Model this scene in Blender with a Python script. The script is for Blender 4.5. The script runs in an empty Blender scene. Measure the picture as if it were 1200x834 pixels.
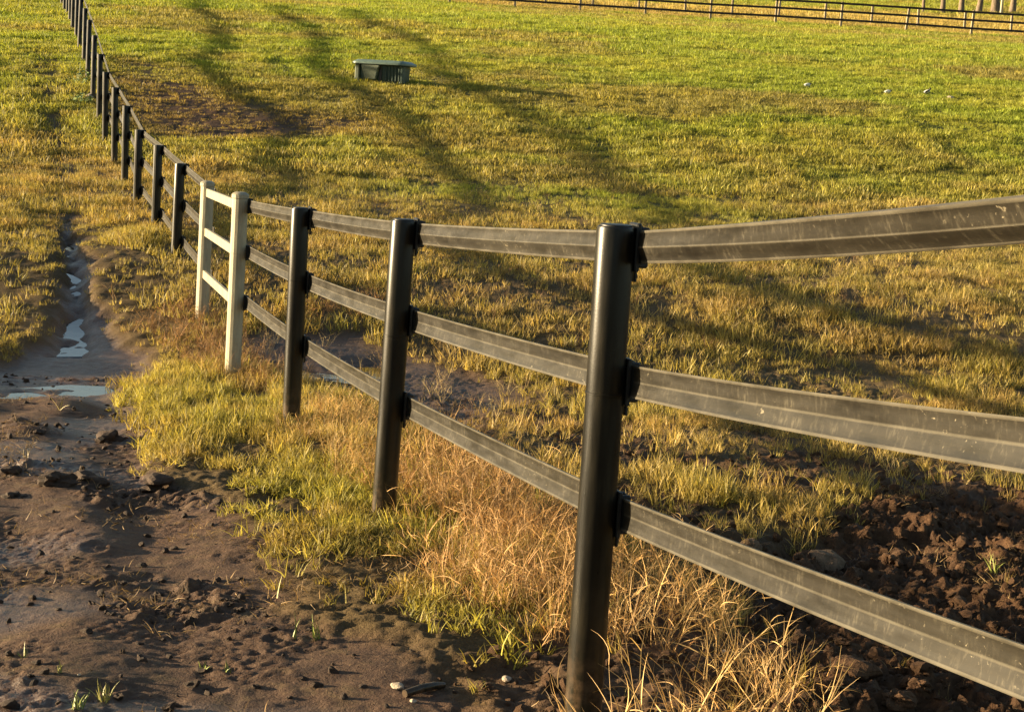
import bpy, math, random
import numpy as np
from mathutils import Vector, Matrix

scene = bpy.context.scene
COL = scene.collection
rng = np.random.default_rng(7)
random.seed(7)

# ------------------------------------------------------------------ camera
EYE = np.array([0.0, 0.0, 1.66])
FPX = 1900.0                       # focal length in pixels of the 1200 px wide photograph
PITCH = math.radians(8.0)
ROLL = math.radians(3.55)
_f = np.array([0, math.cos(PITCH), -math.sin(PITCH)])
_u0 = np.array([0, math.sin(PITCH), math.cos(PITCH)])
_r0 = np.array([1.0, 0, 0])
CR = math.cos(ROLL) * _r0 + math.sin(ROLL) * _u0
CU = -math.sin(ROLL) * _r0 + math.cos(ROLL) * _u0
cam = bpy.data.cameras.new("camera")
cam_ob = bpy.data.objects.new("camera", cam)
COL.objects.link(cam_ob)
M = Matrix(((CR[0], CU[0], -_f[0], EYE[0]), (CR[1], CU[1], -_f[1], EYE[1]),
            (CR[2], CU[2], -_f[2], EYE[2]), (0, 0, 0, 1)))
cam_ob.matrix_world = M
cam.sensor_width = 36
cam.lens = 36 * FPX / 1200
cam.clip_start = 0.1
cam.clip_end = 3000
scene.camera = cam_ob

# ------------------------------------------------------------------ light
SUN_AZ = math.radians(84)          # to the left of the view direction (+Y)
SUN_EL = math.radians(7.8)
S = Vector((-math.sin(SUN_AZ) * math.cos(SUN_EL), math.cos(SUN_AZ) * math.cos(SUN_EL), math.sin(SUN_EL)))
world = bpy.data.worlds.new("World")
scene.world = world
world.use_nodes = True
wn = world.node_tree
for n in list(wn.nodes):
    wn.nodes.remove(n)
sky = wn.nodes.new("ShaderNodeTexSky")
sky.sky_type = 'NISHITA'
sky.sun_disc = False
sky.sun_elevation = SUN_EL
sky.sun_rotation = -SUN_AZ
sky.altitude = 50
sky.dust_density = 1.5
bg = wn.nodes.new("ShaderNodeBackground")
bg.inputs['Strength'].default_value = 0.062
wo = wn.nodes.new("ShaderNodeOutputWorld")
wn.links.new(sky.outputs[0], bg.inputs[0])
wn.links.new(bg.outputs[0], wo.inputs[0])
sl = bpy.data.lights.new("sun", 'SUN')
sl.energy = 5.0
sl.angle = math.radians(0.65)
sl.color = (1.0, 0.80, 0.50)
so = bpy.data.objects.new("sun", sl)
so.rotation_euler = (-S).to_track_quat('-Z', 'Y').to_euler()
so.location = S * 60
COL.objects.link(so)
scene.view_settings.view_transform = 'Standard'
scene.view_settings.look = 'None'
scene.view_settings.exposure = 1.92
scene.view_settings.gamma = 1.0
scene.cycles.max_bounces = 6
scene.cycles.diffuse_bounces = 2
scene.cycles.glossy_bounces = 2
scene.cycles.transmission_bounces = 3
scene.cycles.transparent_max_bounces = 4

# ------------------------------------------------------------------ noise
def _hash(ix, iy, seed):
    h = (ix.astype(np.int64) * 374761393 + iy.astype(np.int64) * 668265263 + seed * 1442695041) & 0xFFFFFFFF
    h = ((h ^ (h >> 13)) * 1274126177) & 0xFFFFFFFF
    return ((h ^ (h >> 16)) & 0xFFFFFF) / float(0xFFFFFF)

def vnoise(x, y, seed=0):
    ix = np.floor(x); iy = np.floor(y)
    fx = x - ix; fy = y - iy
    fx = fx * fx * fx * (fx * (fx * 6 - 15) + 10); fy = fy * fy * fy * (fy * (fy * 6 - 15) + 10)
    a = _hash(ix, iy, seed); b = _hash(ix + 1, iy, seed)
    c = _hash(ix, iy + 1, seed); d = _hash(ix + 1, iy + 1, seed)
    return (a + (b - a) * fx) * (1 - fy) + (c + (d - c) * fx) * fy      # 0..1

def fbm(x, y, s, octaves=4, seed=0, gain=0.5):
    """value noise sum, about -1..1, s = cycles per metre"""
    v = 0; a = 1.0; t = 0
    for o in range(octaves):
        c, sn = math.cos(o * 1.1), math.sin(o * 1.1)
        v = v + a * (2 * vnoise((c * x - sn * y) * s + 17.3 * o, (sn * x + c * y) * s - 9.1 * o, seed + o) - 1)
        t += a; a *= gain; s *= 2.03
    return v / t * 1.6

def sstep(a, b, v):
    t = np.clip((v - a) / (b - a), 0, 1)
    return t * t * (3 - 2 * t)

# ------------------------------------------------------------------ pixels -> place
def ray(px, py):
    d = _f + (px - 600) / FPX * CR - (py - 417) / FPX * CU
    return d / d[1]                # scaled so that one unit of it is one metre of depth (Y)

def at_depth(px, py, Y):
    return EYE + ray(px, py) * Y

# fence posts, measured: number along the fence, x/y of top, x/y of foot
UNIT = 5.0
def fdepth(i):
    return UNIT * (1 + 0.555 * i)
POSTS = [(0, 722, 265, 683, 836), (1, 473, 258, 449, 609), (2, 352, 244, 341, 495),
         (5, 211, 192, 205, 322), (6, 185.5, 170, 181, 303), (7, 163, 152, 159.5, 264), (8, 148, 124, 146, 213),
         (9, 135, 102.5, 134, 190), (10, 124, 84.5, 123, 174), (11, 117.5, 63.5, 116, 146), (12, 111, 41.5, 109, 114),
         (13, 105, 23.5, 103, 86), (14, 100, 10, 98.5, 71), (15, 95.5, -2, 93, 57), (16, 91, -16, 89.5, 43),
         (17, 86.5, -25, 85, 34), (18, 83, -31, 82, 27), (19, 80, -37, 79, 19), (20, 76.5, -43, 75.5, 12),
         (21, 73.5, -47, 72.5, 6), (22, 70.5, -51, 70, 0), (23, 68, -56, 67.5, -5), (24, 65.5, -60, 65, -10)]
WHITE = [(3.0, 282, 225, 272, 447), (3.95, 243.5, 212, 236, 384)]
prof = {}
for i, tx, ty, bx, by in POSTS + WHITE:
    d = fdepth(i)
    prof[d] = at_depth(bx, by, d)[2]
prof[fdepth(5)] = 0.12; prof[fdepth(6)] = 0.27
FAR_Y = 91.0
FARPX = [(603, 12), (680, 17), (760, 21), (838, 25.5), (913, 28.5), (988, 33), (1063, 37), (1138, 40)]
hf = np.mean([at_depth(x, y, FAR_Y)[2] for x, y in FARPX])
ys = sorted(prof); ys_a = [-60, -5, 2.2] + ys + [FAR_Y, 98, 130, 172, 200, 300, 900]
z_at = lambda y, Y: at_depth(600, y, Y)[2]
top_z = z_at(-43, 172)
zs_a = [0.3, 0.22, 0.06] + [prof[y] for y in ys] + [hf, z_at(3.0, 98), z_at(-14, 130), top_z, top_z - 1, top_z - 9, top_z - 30]
_yy = np.arange(-60, 900, 0.25)
_zz = np.interp(_yy, ys_a, zs_a)
def _smooth(z, w):
    k = np.hanning(2 * w + 1); k /= k.sum()
    return np.convolve(np.pad(z, w, mode='edge'), k, 'valid')
_z1 = _smooth(_zz, 5); _z2 = _smooth(_zz, 34)
_w = sstep(12, 22, _yy)
_zz = _z1 * (1 - _w) + _z2 * _w
def hbase(Y):
    return np.interp(Y, _yy, _zz)

_sy = np.concatenate([np.arange(2.5, 30, 0.02), np.arange(30, 200, 0.1)])
_sh = hbase(_sy)
def hit(px, py):
    d = ray(px, py)
    z = EYE[2] + d[2] * _sy
    k = np.argmax(z < _sh)
    if k == 0 and not z[0] < _sh[0]:
        k = len(_sy) - 1
    Y = _sy[k]
    return np.array([d[0] * Y, Y])
def poly(*pts):
    return np.array([hit(*p) for p in pts])

def sdf(P, X, Y):
    """signed distance to polygon, negative inside"""
    n = len(P); best = np.full(X.shape, 1e9); inside = np.zeros(X.shape, bool)
    for k in range(n):
        ax, ay = P[k]; bx, by = P[(k + 1) % n]
        ex, ey = bx - ax, by - ay
        L = ex * ex + ey * ey + 1e-12
        t = np.clip(((X - ax) * ex + (Y - ay) * ey) / L, 0, 1)
        best = np.minimum(best, (X - ax - t * ex) ** 2 + (Y - ay - t * ey) ** 2)
        c = ((ay > Y) != (by > Y)) & (X < (bx - ax) * (Y - ay) / (by - ay + 1e-12) + ax)
        inside ^= c
    d = np.sqrt(best)
    return np.where(inside, -d, d)

P_TRACK = poly((-260, 452), (100, 446), (150, 448), (178, 492), (212, 556), (285, 590), (318, 632), (372, 660),
               (425, 712), (500, 762), (560, 800), (600, 834), (640, 910), (-400, 910))
P_RUT = poly((66, 250), (84, 262), (100, 300), (112, 350), (165, 405), (172, 455), (-60, 455), (-40, 430), (58, 392), (74, 345), (72, 300))
P_WORN = poly((38, 60), (66, 60), (80, 130), (88, 255), (62, 255), (48, 130))
P_HOLLOW = poly((235, 392), (330, 384), (440, 390), (520, 425), (632, 452), (560, 492), (470, 486), (380, 452), (300, 436))
P_BARE = poly((132, 75), (180, 78), (235, 100), (330, 116), (420, 140), (395, 160), (300, 166), (205, 158), (150, 128))
P_CHURN = poly((868, 640), (935, 625), (985, 590), (1060, 562), (1140, 580), (1280, 560), (1400, 760), (1400, 960), (900, 960), (870, 860), (850, 720), (840, 670))
P_SCUFF = poly((480, 470), (600, 462), (720, 465), (840, 492), (980, 530), (1220, 560), (1220, 650), (1000, 690), (860, 660), (700, 590), (560, 540))
P_SOIL = poly((560, 790), (640, 745), (720, 690), (760, 650), (860, 650), (980, 700), (1000, 960), (540, 960))
# puddles: polygon, name
PUD_DROP = [.158, .160, .060, .060]
def pud_level(k, Y):
    """still water is level; the trickle in the rut runs down with it"""
    if k == 1: return hbase(Y) - PUD_DROP[k]
    P = P_PUD[k]; return hbase(P[:, 1].min() * .7 + P[:, 1].max() * .3) - PUD_DROP[k] + 0 * Y
STREAM = [(268, 76, 82), (290, 78, 88), (315, 80, 92), (340, 84, 96), (362, 82, 99), (385, 70, 106), (402, 66, 104)]
P_PUD = [poly((-120, 446), (0, 445), (60, 442.5), (95, 444), (104, 448.5), (50, 452), (-120, 452.5)),
         poly(*[(b, y) for y, a, b in STREAM], *[(a, y) for y, a, b in STREAM[::-1]]),
         poly((302, 422), (345, 420), (372, 430), (350, 438), (305, 434)),
         poly((396, 418), (440, 414), (462, 424), (450, 436), (425, 440), (392, 434))]

FA, FB = 1.797, -0.3053            # fence line in plan: X = FB*Y + FA
def fence_off(X, Y):
    return (X - (FB * Y + FA)) * 0.957   # metres to the right of the fence

def masks(X, Y):
    wx = X + fbm(X, Y, 1.3, 4, 11) * 0.16; wy = Y + fbm(X, Y, 1.1, 4, 23) * 0.30
    fx = X + fbm(X, Y, 0.25, 4, 31) * 1.2; fy = Y + fbm(X, Y, 0.25, 4, 37) * 1.8
    track = sstep(0.10, -0.18, sdf(P_TRACK, wx, wy))
    rut = sstep(0.10, -0.12, sdf(P_RUT, wx, wy))
    worn = 0.8 * sstep(0.35, -0.3, sdf(P_WORN, wx, Y)) * sstep(-1.0, 0.1, fbm(X, Y, 0.7, 3, 45))
    hollow = sstep(0.25, -0.3, sdf(P_HOLLOW, wx, wy))
    bare = sstep(1.6, -1.4, sdf(P_BARE, fx, fy)) * 0.95
    churn = sstep(0.22, -0.22, sdf(P_CHURN, wx, wy))
    scuff = sstep(.25, -.2, sdf(P_SCUFF, wx, wy)) * sstep(-0.45, 0.2, fbm(X, Y, 1.5, 4, 51)) * 0.93
    scuff = np.maximum(scuff, .92 * sstep(.15, -.2, sdf(P_SOIL, wx, wy)))
    return track, rut, worn, hollow, bare, churn, scuff

HOOF = []
for k in range(34):
    a = hit(rng.uniform(-30, 520), rng.uniform(470, 834)); HOOF.append((a[0], a[1], rng.uniform(.035, .07), rng.uniform(.003, .011)))

PUD_LEVEL = []
def ground_z(X, Y, m=None, fine=True):
    if m is None:
        m = masks(X, Y)
    track, rut, worn, hollow, bare, churn, scuff = m
    z = hbase(Y)
    z = z - sstep(98, 172, Y) * np.clip(2.6 - X * .05, 0, 5.5)
    # gentle rolling of the land
    z = z + fbm(X, Y, 0.12, 3, 61) * 0.03 * sstep(14, 26, Y) + fbm(X, Y, 0.5, 3, 67) * (0.022 - .010 * sstep(20, 35, Y))
    mud = np.maximum.reduce([track, rut, hollow])
    z = z - 0.05 * np.maximum(track, hollow) - 0.10 * rut - 0.05 * worn
    z = z + mud * (fbm(X, Y, 1.6, 3, 71) * 0.014 + np.abs(fbm(X, Y, 6.5, 4, 73)) * 0.006)
    # the wheel ruts of the track run with the fence
    o = fence_off(X, Y)
    z = z + track * 0.016 * np.sin(o * 7.3 + fbm(X, Y, 0.8, 2, 75) * 1.5)
    if fine:
        near = sstep(28, 20, Y) * (1 - np.maximum(mud, churn))
        z = z + near * (fbm(X, Y, 13, 4, 99, .65) * 0.018 + fbm(X, Y, 3, 3, 98) * .016)
        lump = sstep(0.15, 0.8, fbm(X, Y, 1.6, 3, 81))
        crisp = sstep(-.1, .5, fbm(X, Y, 2.4, 3, 97))
        z = z + mud * ((.2 + crisp) * ((.35 - np.abs(fbm(X, Y, 21, 3, 77, .65))) * 0.007 + fbm(X, Y, 38, 3, 78, .7) * .0055) + lump * (np.abs(fbm(X, Y, 11, 4, 79, .6)) * 0.045))
        b = 1 - np.abs(fbm(X, Y, 5.5, 4, 83, .6))
        z = z + churn * (fbm(X, Y, 2.6, 3, 85) * 0.06 + b * 0.075 + fbm(X, Y, 19, 4, 87, .7) * 0.026 + fbm(X, Y, 42, 2, 88) * .008 - 0.09)
        z = z + np.maximum(scuff, bare * 0.8) * (fbm(X, Y, 7, 4, 89, .6) * 0.03 - 0.02)
        for hx, hy, r, dp in HOOF:
            q = (np.abs(X - hx) < 4 * r) & (np.abs(Y - hy) < 5 * r)
            if q.any():
                rr = np.hypot(X[q] - hx, (Y[q] - hy) / 1.2) / r
                z[q] += dp * (-np.exp(-rr ** 4) + 0.55 * np.exp(-((rr - 1.35) / .3) ** 2)) * track[q]
    for kp, P in enumerate(P_PUD):
        q = (X > P[:, 0].min() - 1) & (X < P[:, 0].max() + 1) & (Y > P[:, 1].min() - 1) & (Y < P[:, 1].max() + 1)
        if q.any():
            xx, yy = X[q], Y[q]
            d = sdf(P, xx + fbm(xx, yy, 3, 3, 91) * 0.05, yy + fbm(xx, yy, 1.5, 3, 93) * 0.12)
            lv = pud_level(kp, yy)
            k = sstep(0.13, -0.08, d)
            z[q] = z[q] * (1 - k) + (lv - (0.016 if kp == 1 else .022) + fbm(xx, yy, 4, 4, 95) * (.062 if kp == 1 else .045)) * k
    return z

# ------------------------------------------------------------------ mesh and material helpers
def mesh_arrays(name, V, F, smooth=True, attrs=None):
    """V (n,3), F (m,3 or 4)"""
    me = bpy.data.meshes.new(name)
    V = np.asarray(V, np.float32); F = np.asarray(F, np.int32)
    k = F.shape[1]
    me.vertices.add(len(V)); me.vertices.foreach_set('co', V.ravel())
    me.loops.add(F.size); me.loops.foreach_set('vertex_index', F.ravel())
    me.polygons.add(len(F))
    me.polygons.foreach_set('loop_start', np.arange(0, F.size, k, dtype=np.int32))
    me.polygons.foreach_set('use_smooth', np.full(len(F), smooth))
    for an, (ty, arr) in (attrs or {}).items():
        a = me.attributes.new(an, ty, 'POINT')
        a.data.foreach_set({'FLOAT': 'value', 'INT': 'value', 'FLOAT_COLOR': 'color', 'FLOAT_VECTOR': 'vector'}[ty],
                           np.ascontiguousarray(arr).ravel())
    me.update(calc_edges=True)
    return me

class MB:
    """collects polygons for one mesh object"""
    def __init__(self):
        self.v = []; self.f = []
    def add(self, vs, fs):
        b = len(self.v); self.v += [tuple(p) for p in vs]; self.f += [tuple(i + b for i in q) for q in fs]
    def box(self, c, sx, sy, sz, ax=(1, 0, 0), ay=(0, 1, 0), az=(0, 0, 1), bev=0.0, taper=1.0):
        """box with chamfered vertical and horizontal edges (bev)"""
        c = Vector(c); ax = Vector(ax); ay = Vector(ay); az = Vector(az)
        hx, hy, hz = sx / 2, sy / 2, sz / 2
        b = min(bev, hx * .9, hy * .9, hz * .9)
        rings = []
        def ring(x, y, z, bb):
            if bb > 0:
                pts = [(x, y - bb), (x - bb, y), (-x + bb, y), (-x, y - bb), (-x, -y + bb), (-x + bb, -y), (x - bb, -y), (x, -y + bb)]
            else:
                pts = [(x, y), (-x, y), (-x, -y), (x, -y)]
            return [c + ax * p + ay * q + az * z for p, q in pts]
        if b > 0:
            rings = [ring(hx - b, hy - b, -hz, b * .4), ring(hx, hy, -hz + b, b),
                     ring(hx * taper, hy * taper, hz - b, b), ring((hx - b) * taper, (hy - b) * taper, hz, b * .4)]
        else:
            rings = [ring(hx, hy, -hz, 0), ring(hx * taper, hy * taper, hz, 0)]
        self.rings(rings)
    def rings(self, rings, cap=True, close=True):
        n = len(rings[0]); vs = [p for r in rings for p in r]; fs = []
        for k in range(len(rings) - 1):
            for j in range(n if close else n - 1):
                a, b2 = k * n + j, k * n + (j + 1) % n
                fs.append((a, b2, b2 + n, a + n))
        if cap:
            fs.append(tuple(range(n - 1, -1, -1))); fs.append(tuple((len(rings) - 1) * n + j for j in range(n)))
        self.add(vs, fs)
    def tube(self, pts, rad, n=8, cap=True):
        pts = [Vector(p) for p in pts]; rings = []
        rad = rad if hasattr(rad, '__len__') else [rad] * len(pts)
        t0 = (pts[1] - pts[0]).normalized()
        u = t0.orthogonal().normalized()
        for k, p in enumerate(pts):
            t = (pts[min(k + 1, len(pts) - 1)] - pts[max(k - 1, 0)]).normalized()
            u = (u - t * u.dot(t)).normalized(); w = t.cross(u)
            rings.append([p + (u * math.cos(2 * math.pi * j / n) + w * math.sin(2 * math.pi * j / n)) * rad[k] for j in range(n)])
        self.rings(rings, cap)
    def mesh(self, name, smooth=False):
        me = bpy.data.meshes.new(name); me.from_pydata(self.v, [], self.f)
        if smooth:
            me.polygons.foreach_set('use_smooth', [True] * len(me.polygons))
        me.update(); return me
    def build(self, name, mat, parent=None, smooth=False, sharp=None):
        me = self.mesh(name, smooth)
        if smooth and sharp:
            me.set_sharp_from_angle(angle=math.radians(sharp))
        return link(name, me, mat, parent)

def link(name, me, mat=None, parent=None):
    o = bpy.data.objects.new(name, me)
    if mat is not None and len(me.materials) == 0:
        me.materials.append(mat)
    COL.objects.link(o)
    if parent is not None:
        o.parent = parent
    return o
def tag(o, label=None, cat=None, group=None, kind=None):
    if label: o['label'] = label
    if cat: o['category'] = cat
    if group: o['group'] = group
    if kind: o['kind'] = kind
    return o
def empty(name, loc, label, cat, group=None):
    o = bpy.data.objects.new(name, None); COL.objects.link(o); o.location = loc
    o.empty_display_size = 0.2
    return tag(o, label, cat, group)

class NT:
    def __init__(self, name):
        self.m = bpy.data.materials.new(name); self.m.use_nodes = True
        self.t = self.m.node_tree
        for n in list(self.t.nodes): self.t.nodes.remove(n)
        self.out = self.n('ShaderNodeOutputMaterial')
    def n(self, ty, **kw):
        o = self.t.nodes.new(ty)
        for k, v in kw.items():
            if k.startswith('i_'):
                o.inputs[k[2:].replace('_', ' ')].default_value = v
            else:
                setattr(o, k, v)
        return o
    def l(self, a, b): self.t.links.new(a, b)
    def noise(self, vec, scale, detail=4, rough=.55, dist=0.0):
        n = self.n('ShaderNodeTexNoise'); n.inputs['Scale'].default_value = scale; n.inputs['Detail'].default_value = detail
        n.inputs['Roughness'].default_value = rough; n.inputs['Distortion'].default_value = dist
        if vec is not None: self.l(vec, n.inputs['Vector'])
        return n.outputs[0]
    def ramp(self, fac, stops):
        r = self.n('ShaderNodeValToRGB'); e = r.color_ramp.elements
        while len(e) > len(stops): e.remove(e[-1])
        while len(e) < len(stops): e.new(0.5)
        for k, (p, c) in enumerate(stops):
            e[k].position = p; e[k].color = tuple(c) + (1,) if len(c) == 3 else c
        self.l(fac, r.inputs[0]); return r.outputs[0]
    def rampf(self, fac, a, b, va=0.0, vb=1.0):
        r = self.n('ShaderNodeMapRange'); r.inputs[1].default_value = a; r.inputs[2].default_value = b
        r.inputs[3].default_value = va; r.inputs[4].default_value = vb
        self.l(fac, r.inputs[0]); return r.outputs[0]
    def mix(self, fac, a, b, blend='MIX'):
        m = self.n('ShaderNodeMix', data_type='RGBA', blend_type=blend)
        for s, v in ((m.inputs[0], fac), (m.inputs[6], a), (m.inputs[7], b)):
            if hasattr(v, 'is_linked'): self.l(v, s)
            elif isinstance(v, (int, float)): s.default_value = v
            else: s.default_value = tuple(v) + (1,)
        return m.outputs[2]
    def math(self, op, a, b=None):
        m = self.n('ShaderNodeMath', operation=op)
        for k, v in enumerate((a, b)):
            if v is None: continue
            if hasattr(v, 'is_linked'): self.l(v, m.inputs[k])
            else: m.inputs[k].default_value = v
        return m.outputs[0]
    def attr(self, name, ty='GEOMETRY', out='Fac'):
        a = self.n('ShaderNodeAttribute', attribute_type=ty, attribute_name=name); return a.outputs[out]
    def pos(self): return self.n('ShaderNodeNewGeometry').outputs['Position']
    def obj(self): return self.n('ShaderNodeTexCoord').outputs['Object']
    def mapping(self, vec, scale):
        m = self.n('ShaderNodeMapping'); m.inputs['Scale'].default_value = scale; self.l(vec, m.inputs[0]); return m.outputs[0]
    def principled(self, color, rough, bump=None, bstr=.3, bdist=.01, spec=.5, metal=0.0):
        p = self.n('ShaderNodeBsdfPrincipled')
        for s, v in (('Base Color', color), ('Roughness', rough), ('Specular IOR Level', spec), ('Metallic', metal)):
            if hasattr(v, 'is_linked'): self.l(v, p.inputs[s])
            elif isinstance(v, (int, float)): p.inputs[s].default_value = v
            else: p.inputs[s].default_value = tuple(v) + (1,)
        if bump is not None:
            b = self.n('ShaderNodeBump'); b.inputs['Strength'].default_value = bstr; b.inputs['Distance'].default_value = bdist
            self.l(bump, b.inputs['Height']); self.l(b.outputs[0], p.inputs['Normal'])
        return p.outputs[0]
    def done(self, shader): self.l(shader, self.out.inputs[0]); return self.m

# ---- ground
def mat_ground():
    t = NT('ground'); P = t.pos()
    mud = t.attr('mud'); churn = t.attr('churn'); dry = t.attr('dry'); col = t.attr('thatch', out='Color'); wet = t.attr('wet')
    n1 = t.noise(P, 1.7, 5, .6); n2 = t.noise(P, 14, 6, .65); n3 = t.noise(P, 75, 4, .7)
    mudc = t.ramp(n2, [(.25, (.052, .029, .018)), (.5, (.104, .060, .037)), (.75, (.175, .107, .067))])
    mudc = t.mix(t.rampf(n1, .35, .65, 0, .55), mudc, (.046, .030, .021))
    # crumbs, chaff and small straw fragments lying on the mud
    fleck = t.rampf(t.noise(t.mapping(P, (1, .45, 1)), 48, 3, .75), .64, .70)
    scum = t.math('MULTIPLY', t.rampf(t.noise(P, 5.5, 6, .75), .54, .66), .6); mudc = t.mix(scum, mudc, (.135, .092, .045))
    dk = t.rampf(t.noise(P, 26, 5, .8), .56, .66); mudc = t.mix(t.math('MULTIPLY', dk, .65), mudc, (.030, .018, .012))
    fleck = t.math('MULTIPLY', fleck, t.rampf(n1, .40, .62))
    mudc = t.mix(t.math('MULTIPLY', fleck, .75), mudc, (.22, .15, .075))
    churnc = t.ramp(n2, [(.25, (.034, .017, .009)), (.5, (.070, .037, .019)), (.75, (.135, .074, .037))])
    thatch = t.mix(t.rampf(n3, .3, .7), t.mix(1.0, col, (.55, .5, .45), 'MULTIPLY'), col)
    c = t.mix(mud, thatch, mudc); c = t.mix(churn, c, churnc); c = t.mix(dry, c, t.ramp(n2, [(.3, (.045, .025, .015)), (.7, (.125, .072, .04))]))
    r = t.math('ADD', t.rampf(n2, .3, .7, .55, .85), t.math('MULTIPLY', wet, -.33))
    h = t.math('ADD', t.math('MULTIPLY', n2, .8), t.math('MULTIPLY', n3, .65))
    sp = t.math('MULTIPLY', mud, t.math('ADD', t.math('MULTIPLY', wet, .45), .16)); sp = t.math('MAXIMUM', sp, .08)
    return t.done(t.principled(c, r, h, .75, .02, spec=sp))

def mat_water():
    t = NT('puddle_water'); P = t.pos()
    h = t.noise(P, 11, 3, .5)
    return t.done(t.principled((.030, .022, .015), .05, h, .12, .012, spec=1.0))

def mat_blade(name='grass_blade', trans=.38, rough=.55, spec=.25):
    t = NT(name)
    col = t.attr('col', 'INSTANCER', 'Color'); bv = t.attr('bv'); hf_ = t.attr('hf')
    c = t.mix(1.0, col, t.ramp(bv, [(0, (.45, .42, .38)), (.5, (1, 1, 1)), (1, (1.5, 1.4, 1.25))]), 'MULTIPLY')
    p = t.principled(c, rough, spec=spec)
    tr = t.n('ShaderNodeBsdfTranslucent'); t.l(t.mix(1.0, c, (1.25, 1.2, .75), 'MULTIPLY'), tr.inputs[0])
    ms = t.n('ShaderNodeMixShader'); ms.inputs[0].default_value = trans
    t.l(p, ms.inputs[1]); t.l(tr.outputs[0], ms.inputs[2])
    return t.done(ms.outputs[0])

def mat_post():
    t = NT('black_plastic_post'); P = t.pos(); O = t.obj()
    n = t.noise(t.mapping(P, (1, 1, .12)), 34, 5, .65); n2 = t.noise(P, 150, 3, .7); n3 = t.noise(P, 7, 4, .6)
    z = t.n('ShaderNodeSeparateXYZ'); t.l(O, z.inputs[0])
    low = t.rampf(z.outputs[2], .50, .02)
    dust = t.math('MULTIPLY', t.rampf(n, .45, .75), t.rampf(n3, .35, .65, .15, .8))
    dust = t.math('ADD', dust, t.math('MULTIPLY', low, t.rampf(n3, .35, .65, .05, .7)))
    c = t.mix(dust, (.0065, .0058, .0042), (.030, .024, .0125))
    base = t.math('MULTIPLY', t.rampf(z.outputs[2], .26, .02), t.rampf(t.noise(P, 22, 4, .6), .42, .60))
    c = t.mix(base, c, (.075, .048, .028))
    c = t.mix(t.rampf(n2, .70, .75), c, (.09, .08, .055))
    return t.done(t.principled(c, t.rampf(n, .3, .7, .27, .40), n2, .14, .002, spec=.27))

def mat_rail():
    t = NT('dusty_black_rail'); P = t.pos(); uv = t.n('ShaderNodeUVMap').outputs[0]
    # u in metres along the rail, v from -1 to 1 over its height
    cloud = t.noise(t.mapping(uv, (5, .9, 1)), 1, 5, .62)
    broad = t.noise(t.mapping(uv, (1.1, .3, 1)), 1, 3, .5)
    drip = t.noise(t.mapping(uv, (62, 1.1, 1)), 1, 4, .65, .4)
    splash = t.noise(t.mapping(uv, (38, 2.6, 1)), 1, 3, .6, 1.2)
    scr = t.noise(t.mapping(uv, (1.6, 42, 1)), 1, 3, .6)
    c = t.mix(t.rampf(cloud, .32, .68), (.0075, .0063, .0044), (.019, .0155, .0103))
    c = t.mix(t.rampf(broad, .35, .7, 0, .5), c, (.038, .033, .024))
    c = t.mix(t.math('MULTIPLY', t.rampf(drip, .52, .72), t.rampf(cloud, .40, .62, .08, .8)), c, (.085, .073, .050))
    c = t.mix(t.math('MULTIPLY', t.rampf(splash, .645, .69), t.rampf(broad, .52, .60, 0, .9)), c, (.20, .17, .115))
    c = t.mix(t.math('MULTIPLY', t.rampf(scr, .66, .72), .35), c, (.07, .062, .045))
    rib = t.attr('rib'); c = t.mix(t.math('MULTIPLY', t.rampf(rib, .5, 1), t.rampf(cloud, .3, .6, .3, .8)), c, (.095, .083, .060))
    return t.done(t.principled(c, t.rampf(cloud, .3, .7, .36, .55), drip, .10, .002, spec=.26))

def simple(name, col, rough=.6, var=.35, scale=18, spec=.4, bump=.2, bd=.004, stretch=(1, 1, 1)):
    t = NT(name); P = t.mapping(t.obj(), stretch); n = t.noise(P, scale, 5, .62); n2 = t.noise(P, scale * 5, 3, .7)
    lo = tuple(c * (1 - var) for c in col); hi = tuple(min(c * (1 + var), .9) for c in col)
    c = t.ramp(n, [(.28, lo), (.72, hi)])
    return t.done(t.principled(c, rough, n2, bump, bd, spec=spec))

def mat_white():
    t = NT('weathered_white_paint'); P = t.obj()
    n = t.noise(t.mapping(P, (1, 1, .25)), 14, 5, .65); n2 = t.noise(P, 60, 4, .7); n3 = t.noise(P, 3, 3)
    z = t.n('ShaderNodeSeparateXYZ'); t.l(P, z.inputs[0])
    c = t.mix(t.rampf(n, .42, .74, 0, .7), (.36, .315, .215), (.15, .125, .08))
    c = t.mix(t.math('MULTIPLY', t.rampf(n2, .58, .68), .6), c, (.20, .17, .12))
    return t.done(t.principled(c, .5, n2, .15, .003, spec=.4))

M_GROUND = mat_ground(); M_WATER = mat_water(); M_BLADE = mat_blade(); M_STRAW = mat_blade('dry_stalk', .15, .6, .2)
M_POST = mat_post(); M_RAIL = mat_rail(); M_WHITE = mat_white()
M_CLIP = simple('black_plastic_clip', (.012, .012, .012), .4, .3, 60)
M_FARRAIL = simple('dark_far_rail', (.022, .015, .012), .6, .3, 10)
M_FARPOST = simple('weathered_wood', (.34, .26, .16), .8, .45, 22, stretch=(1, 1, .2))
M_TROUGH = simple('dark_green_plastic', (.032, .058, .042), .5, .3, 14)
M_TROUGH2 = simple('basin_and_lit_leg_green', (.13, .15, .10), .6, .3, 18)  # grey green basin; on the left leg its paleness stands in for sunlight
M_LID = simple('grey_green_lid', (.13, .18, .145), .38, .25, 12)
M_PALE = simple('pale_stone', (.42, .34, .25), .85, .35, 30, bump=.6, bd=.01)
M_STONE = simple('tan_stone', (.19, .125, .075), .9, .5, 24, bump=.9, bd=.02, spec=.2)
M_CLOD = simple('soil_clod', (.092, .050, .026), .95, .55, 26, spec=.2, bump=.8, bd=.012)
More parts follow.
